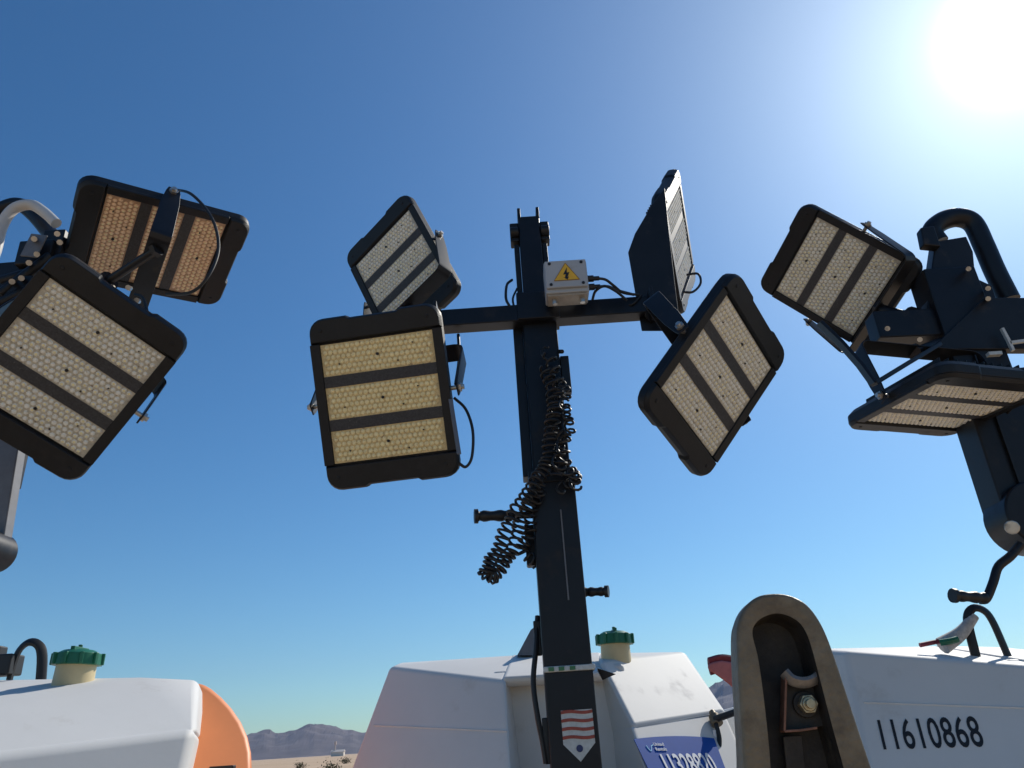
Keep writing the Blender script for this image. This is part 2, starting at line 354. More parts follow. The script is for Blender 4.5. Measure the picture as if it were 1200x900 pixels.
def bolt_mesh(s_):
    m = MB()
    if True:
        m.ring((s_ * .204, 0, 0), (s_ * .232, 0, 0), .007, n=10); m.ring((s_ * .225, 0, 0), (s_ * .236, 0, 0), .014, n=6); m.ring((s_ * .236, 0, 0), (s_ * .244, 0, 0), .008, n=8)
    return m
bodyM = body_mesh(); ribM = rib_mesh(); yokeM = yoke_mesh(); boltM = [bolt_mesh(1), bolt_mesh(-1)]
protos = {}
def make_proto():
    body = bodyM.build('floodlight', M['lamp'], None, bevel=.0022, seg=2)
    kids = [ribM.build('lens_frame', M['rib'], body)]
    for lm in LENS: kids.append(lm.build('lens_panel', [M['led'], M['phos'], M['ink'], M['ledgap']], body, smooth=False))
    yk = yokeM.build('mounting_yoke', M['brk'], body, bevel=.0015, seg=1); yk.location = (0, 0, -.025)
    for b_ in boltM: bl = b_.build('pivot_bolt', M['steel'], body); bl.location = (0, 0, -.025); kids.append(bl)
    return body, kids + [yk]
PB, PK = make_proto(); used = [False]
def place_lamp(parent, pos, xa, ya, yoke_to, lens_mat=None, direct=None):
    if not used[0]: body, kids = PB, PK; used[0] = True
    else:
        body = PB.copy(); S.collection.objects.link(body); kids = []
        for k in PK:
            c = k.copy(); S.collection.objects.link(c); c.parent = body; kids.append(c)
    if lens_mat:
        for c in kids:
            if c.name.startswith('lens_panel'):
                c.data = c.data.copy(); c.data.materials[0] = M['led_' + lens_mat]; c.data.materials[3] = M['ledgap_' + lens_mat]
    x = Vector(xa).normalized(); y = Vector(ya); y = (y - x * y.dot(x)).normalized(); z = x.cross(y)
    mw = Matrix(((x.x, y.x, z.x, pos[0]), (x.y, y.y, z.y, pos[1]), (x.z, y.z, z.z, pos[2]), (0, 0, 0, 1)))
    body.parent = parent; body.matrix_parent_inverse = WM[parent.name].inverted(); body.matrix_basis = mw
    WM[body.name] = mw
    tv = mw.inverted() @ Vector(yoke_to) if direct is None else Vector((0, direct[0], direct[1]))
    ang_ = math.atan2(tv.z + (.025 if direct is None else 0), tv.y)
    kids[-1].rotation_euler = (ang_, 0, 0)
    base = mw @ Vector((0, YL * math.cos(ang_), YL * math.sin(ang_) - .025))
    return body, mw, base
def arm(parent, a, b, r_=.016, name='swivel_arm'):
    a = Vector(a); b = Vector(b); m = MB(); m.ring(a, b, r_, n=14)
    d = (b - a).normalized(); m.ring(a - d * .012, a + d * .006, r_ * 1.7, n=6); m.ring(b - d * .01, b + d * .012, r_ * 2.2, n=14)
    return m.build(name, M['brk'], parent, world=True)
def cable(parent, pts, r_=.0042, name='cable'):
    m = MB(); m.tube(pts, r_, n=8, smooth=8); return m.build(name, M['rubber'], parent, world=True)

LP = {
'A': ((-1.1647, 2.1175, 3.0717), (0.5542, -0.7787, 0.2939), (-0.8038, -0.5924, -0.0539)),
'B': ((-1.2054, 1.8448, 2.4871), (0.6819, 0.5963, -0.4236), (0.6673, -0.27, 0.6942)),
'C': ((-0.4278, 2.6049, 3.2494), (0.7338, -0.6018, 0.3153), (-0.3952, -0.0006, 0.9186)),
'D': ((-0.388, 2.0896, 2.4586), (0.9919, -0.1262, 0.0175), (-0.0665, -0.3959, 0.9159)),
'E': (tuple(at(797, 282, 2.70)), tuple(V(-0.239, -0.7519, 0.6145).cross(V(.92, -.345, -.185))), (-0.19, -0.76, 0.6145)),
'F': ((0.6325, 2.1263, 2.4696), (0.5277, 0.7684, -0.362), (0.6375, -0.0766, 0.7666)),
'G': ((1.3226, 2.6535, 3.1186), (0.3244, -0.8347, 0.445), (-0.6844, 0.1177, 0.7196)),
'H': ((1.4044, 2.3358, 2.4025), (0.9794, 0.1891, -0.071), (0.1838, -0.98, -0.0758)),
}

# ------------------------------------------------------------ housing (local frame: mast at the origin, nose towards -y)
MX, MY = .11, 2.45                                    # where the middle mast stands
def L_(px, py, Y): p = at(px, py, Y); return V(p.x - MX, p.y - MY, p.z)
def ext(p, q, z):                                     # carry the line p->q on to height z
    t = (z - p.z) / (q.z - p.z); return p + (q - p) * t
A1 = L_(457, 781, 3.25); A2 = L_(592, 797, 2.82); AB1 = L_(412, 905, 3.16); AB2 = L_(600, 900, 2.66)
TR = L_(803, 764, 3.28); TL = L_(703, 775, 2.93); CL = L_(741, 850, 2.74); CR = L_(850, 833, 3.06)
RL = L_(466, 777, 3.42); RM = L_(604, 768, 3.28); RN = L_(700, 765.5, 3.25)
def on_plane(a, b, c, x, z):                          # the point of plane abc at this x and z
    n = (b - a).cross(c - a); return V(x, a.y - (n.x * (x - a.x) + n.z * (z - a.z)) / n.y, z)
SA = V(CL.x - .004, CL.y + .010, CL.z + .004); SB = V(CR.x - .004, CR.y + .010, CR.z + .006); sl_ = ext(TL, CL, 1.2); SC = V(sl_.x, SA.y - .18, 1.2)
xB = ext(TR, CR, 1.2).x
def housing(parent, tf, mats=None):
    """tf maps the local frame into the world"""
    zb = .55
    def T(p): return tf @ Vector(p)
    m = MB(); back = 1.0
    lo1 = on_plane(A1, A2, AB2, ext(A1, AB1, zb).x, zb); lo2 = on_plane(A1, A2, AB2, ext(A2, AB2, zb).x * .6 + A2.x * .4, zb)
    # left nose block
    m.hull([T(p) for p in (A1, A2, lo1, lo2, RL, RM, V(RM.x, back, RM.z - .01), V(RL.x, back, RL.z - .02), V(lo1.x - .05, back + .1, zb), V(lo2.x, back, zb), V(A2.x, back, 1.7))])
    # right nose block: sloping hood above the crease, skirt below it
    m.hull([T(p) for p in (TL, TR, CL, CR, RN, V(TR.x - .01, TR.y + .3, TR.z + .004), V(RN.x, back, RN.z - .01), V(CR.x + .03, back, CR.z - .03),
                           V(CL.x - .05, back, CL.z - .03), V(CL.x - .06, CL.y + .25, CL.z - .03), V(CL.x + .005, CL.y + .012, CL.z - .024), V(CR.x + .003, CR.y + .012, CR.z - .020))])
    d1 = on_plane(SA, SB, SC, sl_.x + .04, zb); d2 = on_plane(SA, SB, SC, xB + .03, zb)
    m.hull([T(p) for p in (SA, SB, d1, d2, V(SA.x - .07, SA.y + .3, SA.z), V(d1.x - .1, d1.y + .3, zb), V(SB.x + .02, back, SB.z), V(xB + .10, back + .1, zb), V(.2, back, zb), V(.2, back, SA.z))])
    # back of the mast recess, and the roof that bridges it
    m.hull([T(V(x, y, z)) for x, y, z in ((A2.x - .05, .50, 1.74), (CL.x + .02, .50, 1.74), (A2.x - .05, .42, zb + .01), (CL.x + .08, .42, zb + .01), (A2.x - .05, .9, 1.74), (CL.x + .02, .9, 1.74), (A2.x - .05, .9, zb + .01), (CL.x + .08, .9, zb + .01))])
    bl, br = L_(598, 793, 2.82), L_(705, 787, 2.86); dn = V(0, .02, -.03)
    m.hull([T(p) for p in (bl + V(-.03, 0, 0), br + V(.01, 0, 0), bl + dn + V(-.03, 0, 0), br + dn + V(.01, 0, 0), RM + V(-.02, 0, .002), RN + V(.02, 0, .002), V(RM.x - .02, .98, RM.z), V(RN.x + .02, .98, RN.z), V(RM.x - .02, .9, 1.7), V(RN.x + .02, .9, 1.7))])
    # rear of the trailer body
    m.hull([T(V(x, y, z)) for x, y, z in ((-.60, .97, 1.72), (.50, .97, 1.70), (-.80, .97, zb - .02), (.74, .97, zb - .02), (-.52, 2.5, 1.60), (.44, 2.5, 1.60), (-.78, 2.7, zb - .02), (.70, 2.7, zb - .02))])
    return m.build('housing', mats or M['poly'], parent, bevel=.026, seg=4, world=True)
def seam(parent, tf, pts, name='seam_line'):
    m = MB(); m.tube([tf @ p for p in pts], .004, n=6, smooth=1); return m.build(name, M['poly'], parent, world=True)
def cap_part(parent, p, r_=.072, tilt=(0, 0)):
    p = Vector(p); up = V(tilt[0], tilt[1], 1).normalized(); m = MB(); m.ring(p - up * .03, p + up * .055, r_ * .83, r_ * .8, n=28)
    nk = m.build('filler_neck', M['cream'], parent, bevel=.003, world=True); m = MB()
    m.ring(p + up * .047, p + up * .083, r_, r_ * .96, n=28); m.ring(p + up * .083, p + up * .094, r_ * .9, r_ * .62, n=28)
    q = up.to_track_quat('Z', 'Y').to_matrix()
    for k in range(10):
        a = k * math.pi / 5; m.box(p + up * .066 + q @ V(r_ * math.cos(a), r_ * math.sin(a), 0), (.012, .012, .036), q @ Matrix.Rotation(a, 3, 'Z'))
    m.box(p + up * .097, (r_ * 1.2, .014, .014), q); m.ring(p + up * .09, p + up * .112, .007, n=8)
    m.build('filler_cap', M['green'], parent, bevel=.002, world=True)
def chassis(parent, tf):
    m = MB()
    for sx in (-.5, .5): m.hull([tf @ V(sx + dx, y, z) for dx in (-.04, .04) for y in (.2, 2.6) for z in (.42, .52)])
    m.hull([tf @ V(x, y, z) for x in (-.85, .85) for y in (1.35, 1.43) for z in (.3, .38)])
    m.build('chassis', M['mast'], parent, world=True)
    for sx in (-1, 1):
        t_ = MB(); t_.ring(tf @ V(sx * .78, 1.39, .33), tf @ V(sx * .97, 1.39, .33), .33, n=36); w = t_.build('wheel', M['tyre'], parent, bevel=.03, world=True)
        t_ = MB(); t_.ring(tf @ V(sx * .90, 1.39, .33), tf @ V(sx * .975, 1.39, .33), .19, .17, n=28); rr = t_.build('rim', M['silver'], w); rr.matrix_parent_inverse = (WM[parent.name].inverted()).inverted() @ WM[parent.name].inverted()

def mast_box(parent, name, x, y, w, d, z0, z1, m_=None, bevel=.006):
    m = MB(); m.box((x, y, (z0 + z1) / 2), (w, d, z1 - z0)); return m.build(name, m_ or M['mast'], parent, bevel=bevel, seg=2, world=True)
def loop_handle(parent, p, s_=1.0, yaw=0, name='lifting_loop'):
    m = MB(); q = Matrix.Rotation(yaw, 3, 'Z'); pts = [(-.037, 0, -.06), (-.03, 0, .05), (-.008, 0, .088), (.022, 0, .085), (.042, 0, .05), (.056, 0, -.06)]
    m.tube([Vector(p) + s_ * (q @ Vector(a)) for a in pts], .0085 * s_, n=8, smooth=5, flat=1.7); return m.build(name, M['rubber'], parent, world=True)

# ============================================================ MIDDLE TOWER
T0 = empty('light_tower', (MX, MY, 0), 'middle portable light tower with four raised lamps, coiled black cable and yellow warning triangle', 'light tower', 'portable light towers parked side by side')
TF0 = Matrix.Translation(V(MX, MY, 0))
h0 = housing(T0, TF0); chassis(T0, TF0)
mast_box(T0, 'lower_mast', MX, MY, .142, .142, .4, 2.30)
m = MB(); m.box((MX, MY, 2.275), (.154, .154, .045)); m.build('mast_collar', M['mast'], T0, bevel=.003, world=True)
for bx_ in (-.045, .045): m = MB(); m.ring((MX + bx_, MY - .075, 2.275), (MX + bx_, MY - .083, 2.275), .008, n=6); m.build('collar_bolt', M['steel'], T0, world=True)
mast_box(T0, 'middle_mast', MX + .002, MY, .120, .120, 2.24, 2.98)
mast_box(T0, 'upper_mast', MX - .005, MY + .005, .082, .082, 2.9, 3.335)
for sx in (-1, 1):                                      # notched head of the mast and rollers on both sides
    m = MB(); m.box((MX - .005 + sx * .036, MY + .005, 3.35), (.012, .082, .05)); m.build('mast_head_plate', M['mast'], T0, bevel=.002, world=True)
for sx in (-1, 1):
    m = MB(); m.box((MX - .005 + sx * .058, MY + .005, 3.275), (.034, .05, .085)); m.ring((MX - .005 + sx * .042, MY - .022, 3.27), (MX - .005 + sx * .075, MY - .022, 3.27), .022, n=16)
    m.build('roller_block', M['brk'], T0, bevel=.004, world=True)
    m = MB(); m.box((MX - .005 + sx * .053, MY + .012, 3.09), (.02, .055, .26)); m.build('side_rail', M['brk'], T0, bevel=.003, world=True)
m = MB(); m.box((MX - .0765, MY + .005, 2.60), (.034, .07, .62)); m.build('cable_channel', M['mast'], T0, bevel=.003, world=True)
# cross bar
xl = at(512, 378, MY - .06); xr = at(762, 361, MY - .06)
m = MB(); m.hull([V(x, MY - .06 + dy, z + dz) for (x, z) in ((xl.x, xl.z), (xr.x, xr.z)) for dy in (-.033, .033) for dz in (-.033, .033)])
cb = m.build('cross_bar', M['mast'], T0, bevel=.004, world=True)
for c in (xl, xr):
    m = MB(); m.box((c.x, MY - .06, c.z), (.012, .12, .11)); m.build('end_plate', M['brk'], T0, bevel=.002, world=True)
m = MB(); m.box((MX, MY - .05, 2.9), (.15, .10, .11)); m.build('clamp_block', M['mast'], T0, bevel=.004, world=True)
zc = (xl.z + xr.z) / 2
for k, side in (('C', xl), ('D', xl), ('E', xr), ('F', xr)):
    tgt = V(side.x, MY - .06, side.z)
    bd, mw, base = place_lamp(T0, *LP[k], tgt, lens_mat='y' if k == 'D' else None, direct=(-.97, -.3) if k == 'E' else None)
    arm(T0, base, tgt + (base - tgt).normalized() * .03)
m = MB(); gp = [(736, 296), (744, 274), (764, 240), (779, 220), (783, 262), (790, 325), (795, 366), (778, 388), (752, 388)]
m.add([at(x, y, 2.40) for x, y in gp] + [at(x, y, 2.415) for x, y in gp], [tuple(range(9)), tuple(range(17, 8, -1))] + [(i, 9 + i, 9 + (i + 1) % 9, (i + 1) % 9) for i in range(9)])
m.build('lamp_bracket', M['brk'], T0, bevel=.003, world=True)
# junction box with its warning triangle
jc = at(663, 332, MY - .16)
def JB(a, b, d): return V(jc.x + a, jc.y + d, jc.z + b)
m = MB(); m.box(jc, (.148, .085, .125)); jb = m.build('junction_box', M['box'], T0, bevel=.004, world=True); WM[jb.name] = Matrix.Identity(4)
def jpart(mb, name, m_, bevel=0):
    o = mb.build(name, m_, jb, bevel=bevel); o.matrix_parent_inverse = jb.matrix_parent_inverse.inverted() @ T0_inv if False else Matrix.Identity(4); return o
m = MB(); m.box(JB(0, .006, -.048), (.142, .012, .108)); jpart(m, 'box_lid', M['box'], .003)
m = MB(); m.box(JB(0, -.066, .0), (.136, .07, .008)); jpart(m, 'drip_tray', M['boxdirt'], .002)
for sx in (-1, 1):
    for sz in (-1, 1): m = MB(); m.ring(JB(sx * .055, .006 + sz * .042, -.053), JB(sx * .055, .006 + sz * .042, -.0565), .0055, n=10); jpart(m, 'lid_screw', M['ink'])
m = MB(); m.prism([(-.043, -.022), (.043, -.022), (0, .047)], lambda a, b, d: JB(a, b, d), -.0545, -.056); jpart(m, 'warning_triangle', M['yel'])
m = MB(); m.prism([(.004, .028), (-.011, .0), (-.002, .001), (-.006, -.013), (-.011, -.010), (.002, -.021), (.008, -.009), (.003, -.0115), (.011, .008), (.002, .007)], lambda a, b, d: JB(a, b, d), -.0565, -.0575); jpart(m, 'lightning_mark', M['ink'])
m = MB()
for a, b in (((-.043, -.022), (.043, -.022)), ((.043, -.022), (0, .047)), ((0, .047), (-.043, -.022))):
    m.tube([JB(a[0], a[1], -.0555), JB(b[0], b[1], -.0555)], .0014, n=4, smooth=1)
jpart(m, 'triangle_border', mat('dark_yellow_border', (.30, .15, .02), .5))
for sz in (.012, -.022):
    m = MB(); m.ring(JB(.074, sz, 0), JB(.098, sz, 0), .012, n=8); m.ring(JB(.098, sz, 0), JB(.118, sz, 0), .008, n=12); jpart(m, 'cable_gland', M['rubber'])
for sx in (-.045, .05):
    m = MB(); m.ring(JB(sx, -.07, -.01), JB(sx, -.088, -.01), .009, n=10); jpart(m, 'foot_screw', M['steel'])
Yj = jc.y
cable(T0, [JB(.112, .012, 0), JB(.14, .004, 0), JB(.165, -.014, .01), JB(.2, -.035, .03), JB(.26, -.03, .06)], .005)
cable(T0, [JB(.112, -.022, 0), JB(.145, -.024, 0), JB(.18, -.03, .02), JB(.24, -.034, .05)], .005)
cable(T0, [JB(.09, -.055, .03), JB(.10, -.04, 0), JB(.13, -.034, -.02), JB(.17, -.045, 0), JB(.21, -.06, .04)], .005)
cable(T0, [at(598, 360, 2.36), at(593, 350, 2.36), at(594, 334, 2.38), at(600, 328, 2.42)], .005)
cable(T0, [at(603, 362, 2.36), at(601, 350, 2.37), at(606, 338, 2.42)], .004)
# lamp cables
cable(T0, [at(537, 392, 2.40), at(538, 420, 2.36), at(534, 450, 2.2)], .0055)
cable(T0, [at(532, 466, 2.13), at(546, 480, 2.14), at(554, 505, 2.14), at(553, 535, 2.14), at(546, 547, 2.14), at(538, 543, 2.13)], .0045)
cable(T0, [at(805, 322, 2.45), at(818, 321, 2.42), at(821, 332, 2.4), at(812, 342, 2.38), at(800, 342, 2.38)], .0045)
cable(T0, [at(752, 345, 2.35), at(742, 356, 2.35), at(733, 358, 2.37)], .004)
m = MB(); m.ring(at(552, 452, 2.05), at(534, 453, 2.07), .008, n=8)
# steel strap at the right edge of the front left lamp
m = MB(); m.strap([at(528, 468, 2.06), at(533, 500, 2.05), at(538, 532, 2.04)], .012, (1, .2, 0), .004); m.build('lamp_guard_strip', M['silver'], T0, world=True)
# coiled cable
def coil(parent, pts, R_, turns, r_=.0043, face=False):
    P = [Vector(p) for p in pts]; Q = [P[0] * 2 - P[1]] + P + [P[-1] * 2 - P[-2]]; path = []
    for i in range(1, len(Q) - 2):
        for k in range(30):
            t = k / 30; a, b, c, d = Q[i - 1:i + 3]; path.append(.5 * ((2 * b) + (c - a) * t + (2 * a - 5 * b + 4 * c - d) * t * t + (-a + 3 * b - 3 * c + d) * t ** 3))
    path.append(P[-1]); n = len(path); out = []; tot = turns * 10
    nn = (path[1] - path[0]).orthogonal().normalized()
    fr = []
    for i in range(n):
        t = (path[min(i + 1, n - 1)] - path[max(i - 1, 0)]).normalized(); nn = (nn - t * nn.dot(t)).normalized(); fr.append((nn.copy(), t.cross(nn)))
    if face: fr = [(V(1, .25, .1).normalized(), V(-.1, .35, 1).normalized())] * n      # the turns hang flat, facing forward
    for i in range(tot + 1):
        s_ = i / tot * (n - 1); j = min(int(s_), n - 2); f_ = s_ - j; c = path[j].lerp(path[j + 1], f_); a = i / 10 * 2 * math.pi
        rr = R_ * (1 + .22 * noise.noise(V(i * .045, R_ * 99, turns))); c = c + .012 * V(noise.noise(V(i * .03, 1, turns)), noise.noise(V(i * .03, 5, turns)), noise.noise(V(i * .03, 9, turns))); out.append(c + fr[j][0] * rr * math.cos(a) + fr[j][1] * rr * math.sin(a))
    m = MB(); m.tube(out, r_, n=6, smooth=1); return m.build('coiled_cable', M['rubber'], parent, world=True)
YF = MY - .10
coil(T0, [at(637, 408, YF), at(650, 440, YF - .01), at(662, 458, YF - .02), at(663, 480, YF - .02), at(668, 505, YF - .02), at(655, 528, YF - .02), at(668, 548, YF - .02), at(675, 562, YF - .01), at(655, 575, YF - .02)], .0175, 20, face=True)
coil(T0, [at(643, 415, YF - .01), at(655, 450, YF - .03), at(648, 490, YF - .03), at(662, 520, YF - .03), at(650, 560, YF - .03)], .019, 12)
coil(T0, [at(660, 470, YF - .04), at(668, 496, YF - .03), at(652, 540, YF - .05), at(672, 556, YF - .03), at(676, 572, YF - .03)], .018, 9, face=True)
coil(T0, [at(640, 430, YF - .02), at(650, 470, YF - .03), at(645, 510, YF - .03), at(640, 545, YF - .02), at(620, 575, YF - .05), at(598, 612, YF - .06), at(580, 650, YF - .05), at(571, 672, YF - .04), at(585, 668, YF - .02), at(603, 635, YF), at(615, 600, YF), at(632, 565, YF - .02)], .021, 60)
coil(T0, [at(634, 570, YF - .02), at(622, 600, YF + .03), at(620, 628, YF + .03), at(612, 645, YF + .05), at(628, 660, YF + .08)], .018, 13)
m = MB(); m.box(at(663, 440, YF + .06), (.03, .03, .14)); m.ring(at(659, 412, YF), at(655, 412, YF + .04), .008, n=8); m.build('cable_hook', M['brk'], T0, bevel=.003, world=True)
m = MB(); m.box(at(625, 640, MY), (.05, .05, .13)); m.build('winch_bracket', M['brk'], T0, bevel=.006, world=True)
# grips sticking out on both sides
def grip(parent, a, b, r_=.017):
    a = Vector(a); b = Vector(b); m = MB(); m.tube([a, a.lerp(b, .3), a.lerp(b, .8), b], lambda t: r_ * (1 + .12 * math.sin(t * 22)) * (1 - .1 * t), n=14, smooth=5)
    d = (b - a).normalized(); m.ring(b - d * .006, b + d * .006, r_ * 1.28, n=14); m.ring(a - d * .01, a + d * .012, r_ * .6, n=10)
    return m.build('rubber_grip', M['rubber'], parent, world=True)
m = MB(); m.box((MX + .018, MY - .0735, 2.02), (.005, .004, .28)); m.build('wear_strip', M['silver'], T0, bevel=.001, world=True)
grip(T0, at(600, 604, MY - .03), at(558, 605, MY - .05), .018); grip(T0, at(684, 694, MY), at(711, 693, MY - .02), .014)
m = MB(); m.ring(at(600, 604, MY - .03), at(636, 603, MY - .02), .012, n=12); m.build('grip_rod', M['brk'], T0, world=True)
# decal and strap on the mast
fy = MY - .0715
def MF(px, py): p = at(px, py, fy); return (p.x, p.z)
x0d, z0d = MF(657, 833); x1d, _ = MF(694, 833); zb_ = MF(676, 868)[1]; zt = MF(676, 893)[1]
wdc = x1d - x0d; xc = (x0d + x1d) / 2
m = MB(); m.prism([(x0d, z0d), (x1d, z0d), (x1d, zb_), (x0d, zb_)], lambda a, b, d: V(a, fy - d, b), .0006, .0016)
m.prism([(x0d, zb_ + .0005), (x1d, zb_ + .0005), (x1d, zb_ - .008), (xc, zt), (x0d, zb_ - .008)], lambda a, b, d: V(a, fy - d, b), .0006, .0013); dc = m.build('mast_decal', M['gwhite'], T0, world=True)
m = MB(); hh = (z0d - zb_)
for k in range(4):
    m = MB(); zc_ = z0d - hh * (.06 + k * .275); n_ = 12
    top = [(x0d + wdc * i / n_, zc_ + .0035 + .0022 * math.sin(i / n_ * 6.28)) for i in range(n_ + 1)]; bot = [(x, z - .0085) for x, z in reversed(top)]
    m.prism(top + bot, lambda a, b, d: V(a, fy - d, b), .002, .0026); m.build('red_stripe', M['red'], T0, world=True)
m = MB(); m.ring(V(xc, fy - .002, zb_ - .020), V(xc, fy - .0028, zb_ - .020), .0095, n=20); m.build('round_emblem', M['navy'], T0, world=True)
zs = MF(670, 783)[1]
m = MB()
for (a, b, c) in ((-.073, .079, 0),):
    m.box((MX + .003, MY - .003, zs), (.150, .152, .016))
m.build('mast_clamp', M['gwhite'], T0, bevel=.003, world=True)
cgm = mat('clamp_green', (.05, .17, .07), .5)
for xx in (-.05, -.02, .012): m = MB(); m.box((MX + xx, fy - .0085, zs), (.016, .003, .011)); m.build('clamp_marking', cgm, T0, world=True)
m = MB(); m.hull([at(700, 783, MY - .06), at(722, 790, MY - .1), at(706, 797, MY - .06), at(700, 786, MY + .02), at(706, 794, MY + .02)]); m.build('latch_tab', M['brk'], T0, world=True)
# cable down the left side of the mast
cable(T0, [at(630, 722, MY), at(628, 760, MY - .02), at(625, 800, MY - .03), at(630, 840, MY - .04), at(636, 870, MY - .04), at(640, 895, MY - .04)], .008)
for q_, hz in ((at(630, 748, MY), .10), (at(641, 868, MY - .03), .12)): m = MB(); m.box(q_, (.021, .03, hz)); m.build('cable_clip', M['rubber'], T0, bevel=.003, world=True)
# raised hatch behind the mast
m = MB(); m.hull([at(606, 768, 3.2), at(628, 768, 3.2), at(606, 768, 3.3), at(628, 767, 3.3), at(622, 738, 3.22), at(630, 732, 3.22), at(630, 732, 3.28)]); m.build('roof_bracket', M['silver'], T0, world=True)
cap_part(T0, at(722, 771, 3.05), .068, (.03, 0))
# ID sticker on the right nose
def plane_frame(p_tl, p_tr, p_bl, off):
    x = (p_tr - p_tl).normalized(); n = x.cross((p_bl - p_tl).normalized()).normalized()
    if n.y > 0: n = -n
    y = n.cross(x).normalized()
    return x, y, n
W0 = [TF0 @ p for p in (SA, SB, SC)]
fx, fyv, fn = plane_frame(W0[0], W0[1], W0[2], 0)
def hit(px, py, off=.0015):                              # where a pixel meets the skirt plane, lifted off it
    d = ray(px, py); return CAM + d * ((W0[0] + fn * off - CAM).dot(fn) / d.dot(fn))
s0 = hit(742, 867); s1_ = hit(836, 866); s2_ = hit(770, 925); s3_ = hit(856, 920)
def skirt(poly, o0_, o1_, name, m_, par=T0):
    m = MB(); n = len(poly); a = [p + fn * o0_ for p in poly]; b_ = [p + fn * o1_ for p in poly]
    m.add(a + b_, [tuple(range(n)), tuple(range(2 * n - 1, n - 1, -1))] + [(i, n + i, n + (i + 1) % n, (i + 1) % n) for i in range(n)]); return m.build(name, m_, par, world=True)
top = [s0.lerp(s1_, t) + (hit(790, 864) - hit(790, 867)) * (1 - (2 * t - 1) ** 2) for t in [i / 8 for i in range(9)]]
st = skirt(top + [s3_, s2_], .002, .0045, 'id_sticker', M['blue'])
xs_ = (s1_ - s0).normalized(); ys_ = fn.cross(xs_)
def tm(p, off): 
    p = p + fn * off; return Matrix(((xs_.x, ys_.x, fn.x, p.x), (xs_.y, ys_.y, fn.y, p.y), (xs_.z, ys_.z, fn.z, p.z), (0, 0, 0, 1)))
text('number_lettering', '11328820', .100, tm(hit(807, 898), .0062), M['wht'], T0, xs=.60, bold=.0016)
text('small_lettering', 'United\nRentals', .017, tm(hit(772, 876.5), .0062), M['wht'], T0, xs=1.0)
m = MB(); m.tube([hit(757, 874, .006), hit(760, 878, .006), hit(763, 880, .006), hit(763, 875, .006), hit(765, 873, .006)], .0022, n=6, smooth=3); m.build('sticker_logo', M['lblue'], T0, world=True)
def ridge(par, tf, p0, p1, r_=.0035):                    # faint moulded line across the nose
    m = MB(); m.tube([p0, p0.lerp(p1, .5), p1], r_, n=8, smooth=1, flat=1); m.build('moulded_line', M['poly'], par, world=True)
nA, nB, nC = [TF0 @ p for p in (A1, A2, AB2)]; nn_ = (nB - nA).cross(nC - nA).normalized()
def hitA(px, py): d = ray(px, py); return CAM + d * ((nA - CAM).dot(nn_) / d.dot(nn_))
ridge(T0, TF0, hitA(438, 850), hitA(594, 857))
# draw latch on the right edge of the housing
m = MB(); m.ring(at(836, 838, 2.98), at(841, 849, 2.96), .019, .022, n=12); m.ring(at(834, 834, 2.99), at(838, 840, 2.97), .012, n=10); m.build('latch_knob', M['cast'], T0, bevel=.003, world=True)
m = MB(); m.ring(at(838, 843, 2.96), at(877, 829, 2.86), .0125, .0105, n=12); m.build('latch_rod', M['rubber'], T0, bevel=.002, world=True)
m = MB(); m.box(at(838, 861, 2.95), (.014, .012, .03)); m.build('latch_pin', M['wht'], T0, world=True)
cable(T0, [at(839, 848, 2.95), at(843, 865, 2.94), at(843, 885, 2.93), at(848, 910, 2.93)], .008, 'tether_cord')

# ============================================================ LEFT TOWER
LTX, LTY = -1.45, 2.15
T1 = empty('light_tower', (LTX, LTY, 0), 'leftmost portable light tower, cut off by the left edge, with orange tinted upper lamp', 'light tower', 'portable light towers parked side by side')
TF1 = Matrix.Translation(V(-1.55, 2.1, 0)) @ Matrix.Rotation(R(24), 4, 'Z'); chassis(T1, TF1)
m = MB()                                                # sloping hood panel, crease, skirt
hR = at(233, 797, 2.72); hM = at(165, 794, 2.62); hL = at(-150, 812, 2.02); kR = at(229, 861, 2.37); kL = kR + (hL - hR) * 1.25; hL = at(-150, 850, 2.05); pn = (hL - hR).cross(kR - hR).normalized(); dd = ray(-150, 908); kL = CAM + dd * ((hR - CAM).dot(pn) / dd.dot(pn))
bk = V(-.45, 1.2, 0)
m.hull([hR, hM, hL, kR, kL, hR + V(-.3, .84, 0), at(-150, 800, 3.0), at(60, 798, 3.0), kL + bk, kR + bk * .7])
cL = kL + V(-.002, .010, .02); cR_ = kR + V(-.002, .010, .02); cB = kL + V(0, -.16, -.35); cD1 = on_plane(cL, cR_, cB, kL.x + .02, .55); cD2 = on_plane(cL, cR_, cB, kR.x + .05, .55)
m.hull([cL, cR_, cD1, cD2, cL + bk, cR_ + bk * .7, cD1 + bk, cD2 + bk * .7])
m.build('housing', M['poly'], T1, bevel=.03, seg=4, world=True)
cap_part(T1, at(86, 798, 2.62), .074, (.04, 0))
loop_handle(T1, at(27, 792, 2.85), 1.25, .1); 
m = MB(); m.box(at(2, 780, 2.85), (.11, .08, .07)); m.box(at(-8, 768, 2.87), (.07, .05, .06)); m.build('roof_latch', M['rubber'], T1, bevel=.006, world=True)
mast_box(T1, 'lower_mast', LTX - .30, LTY + .04, .12, .12, .4, 2.2)
mast_box(T1, 'upper_mast', LTX - .14, LTY + .06, .10, .10, 2.3, 3.05)
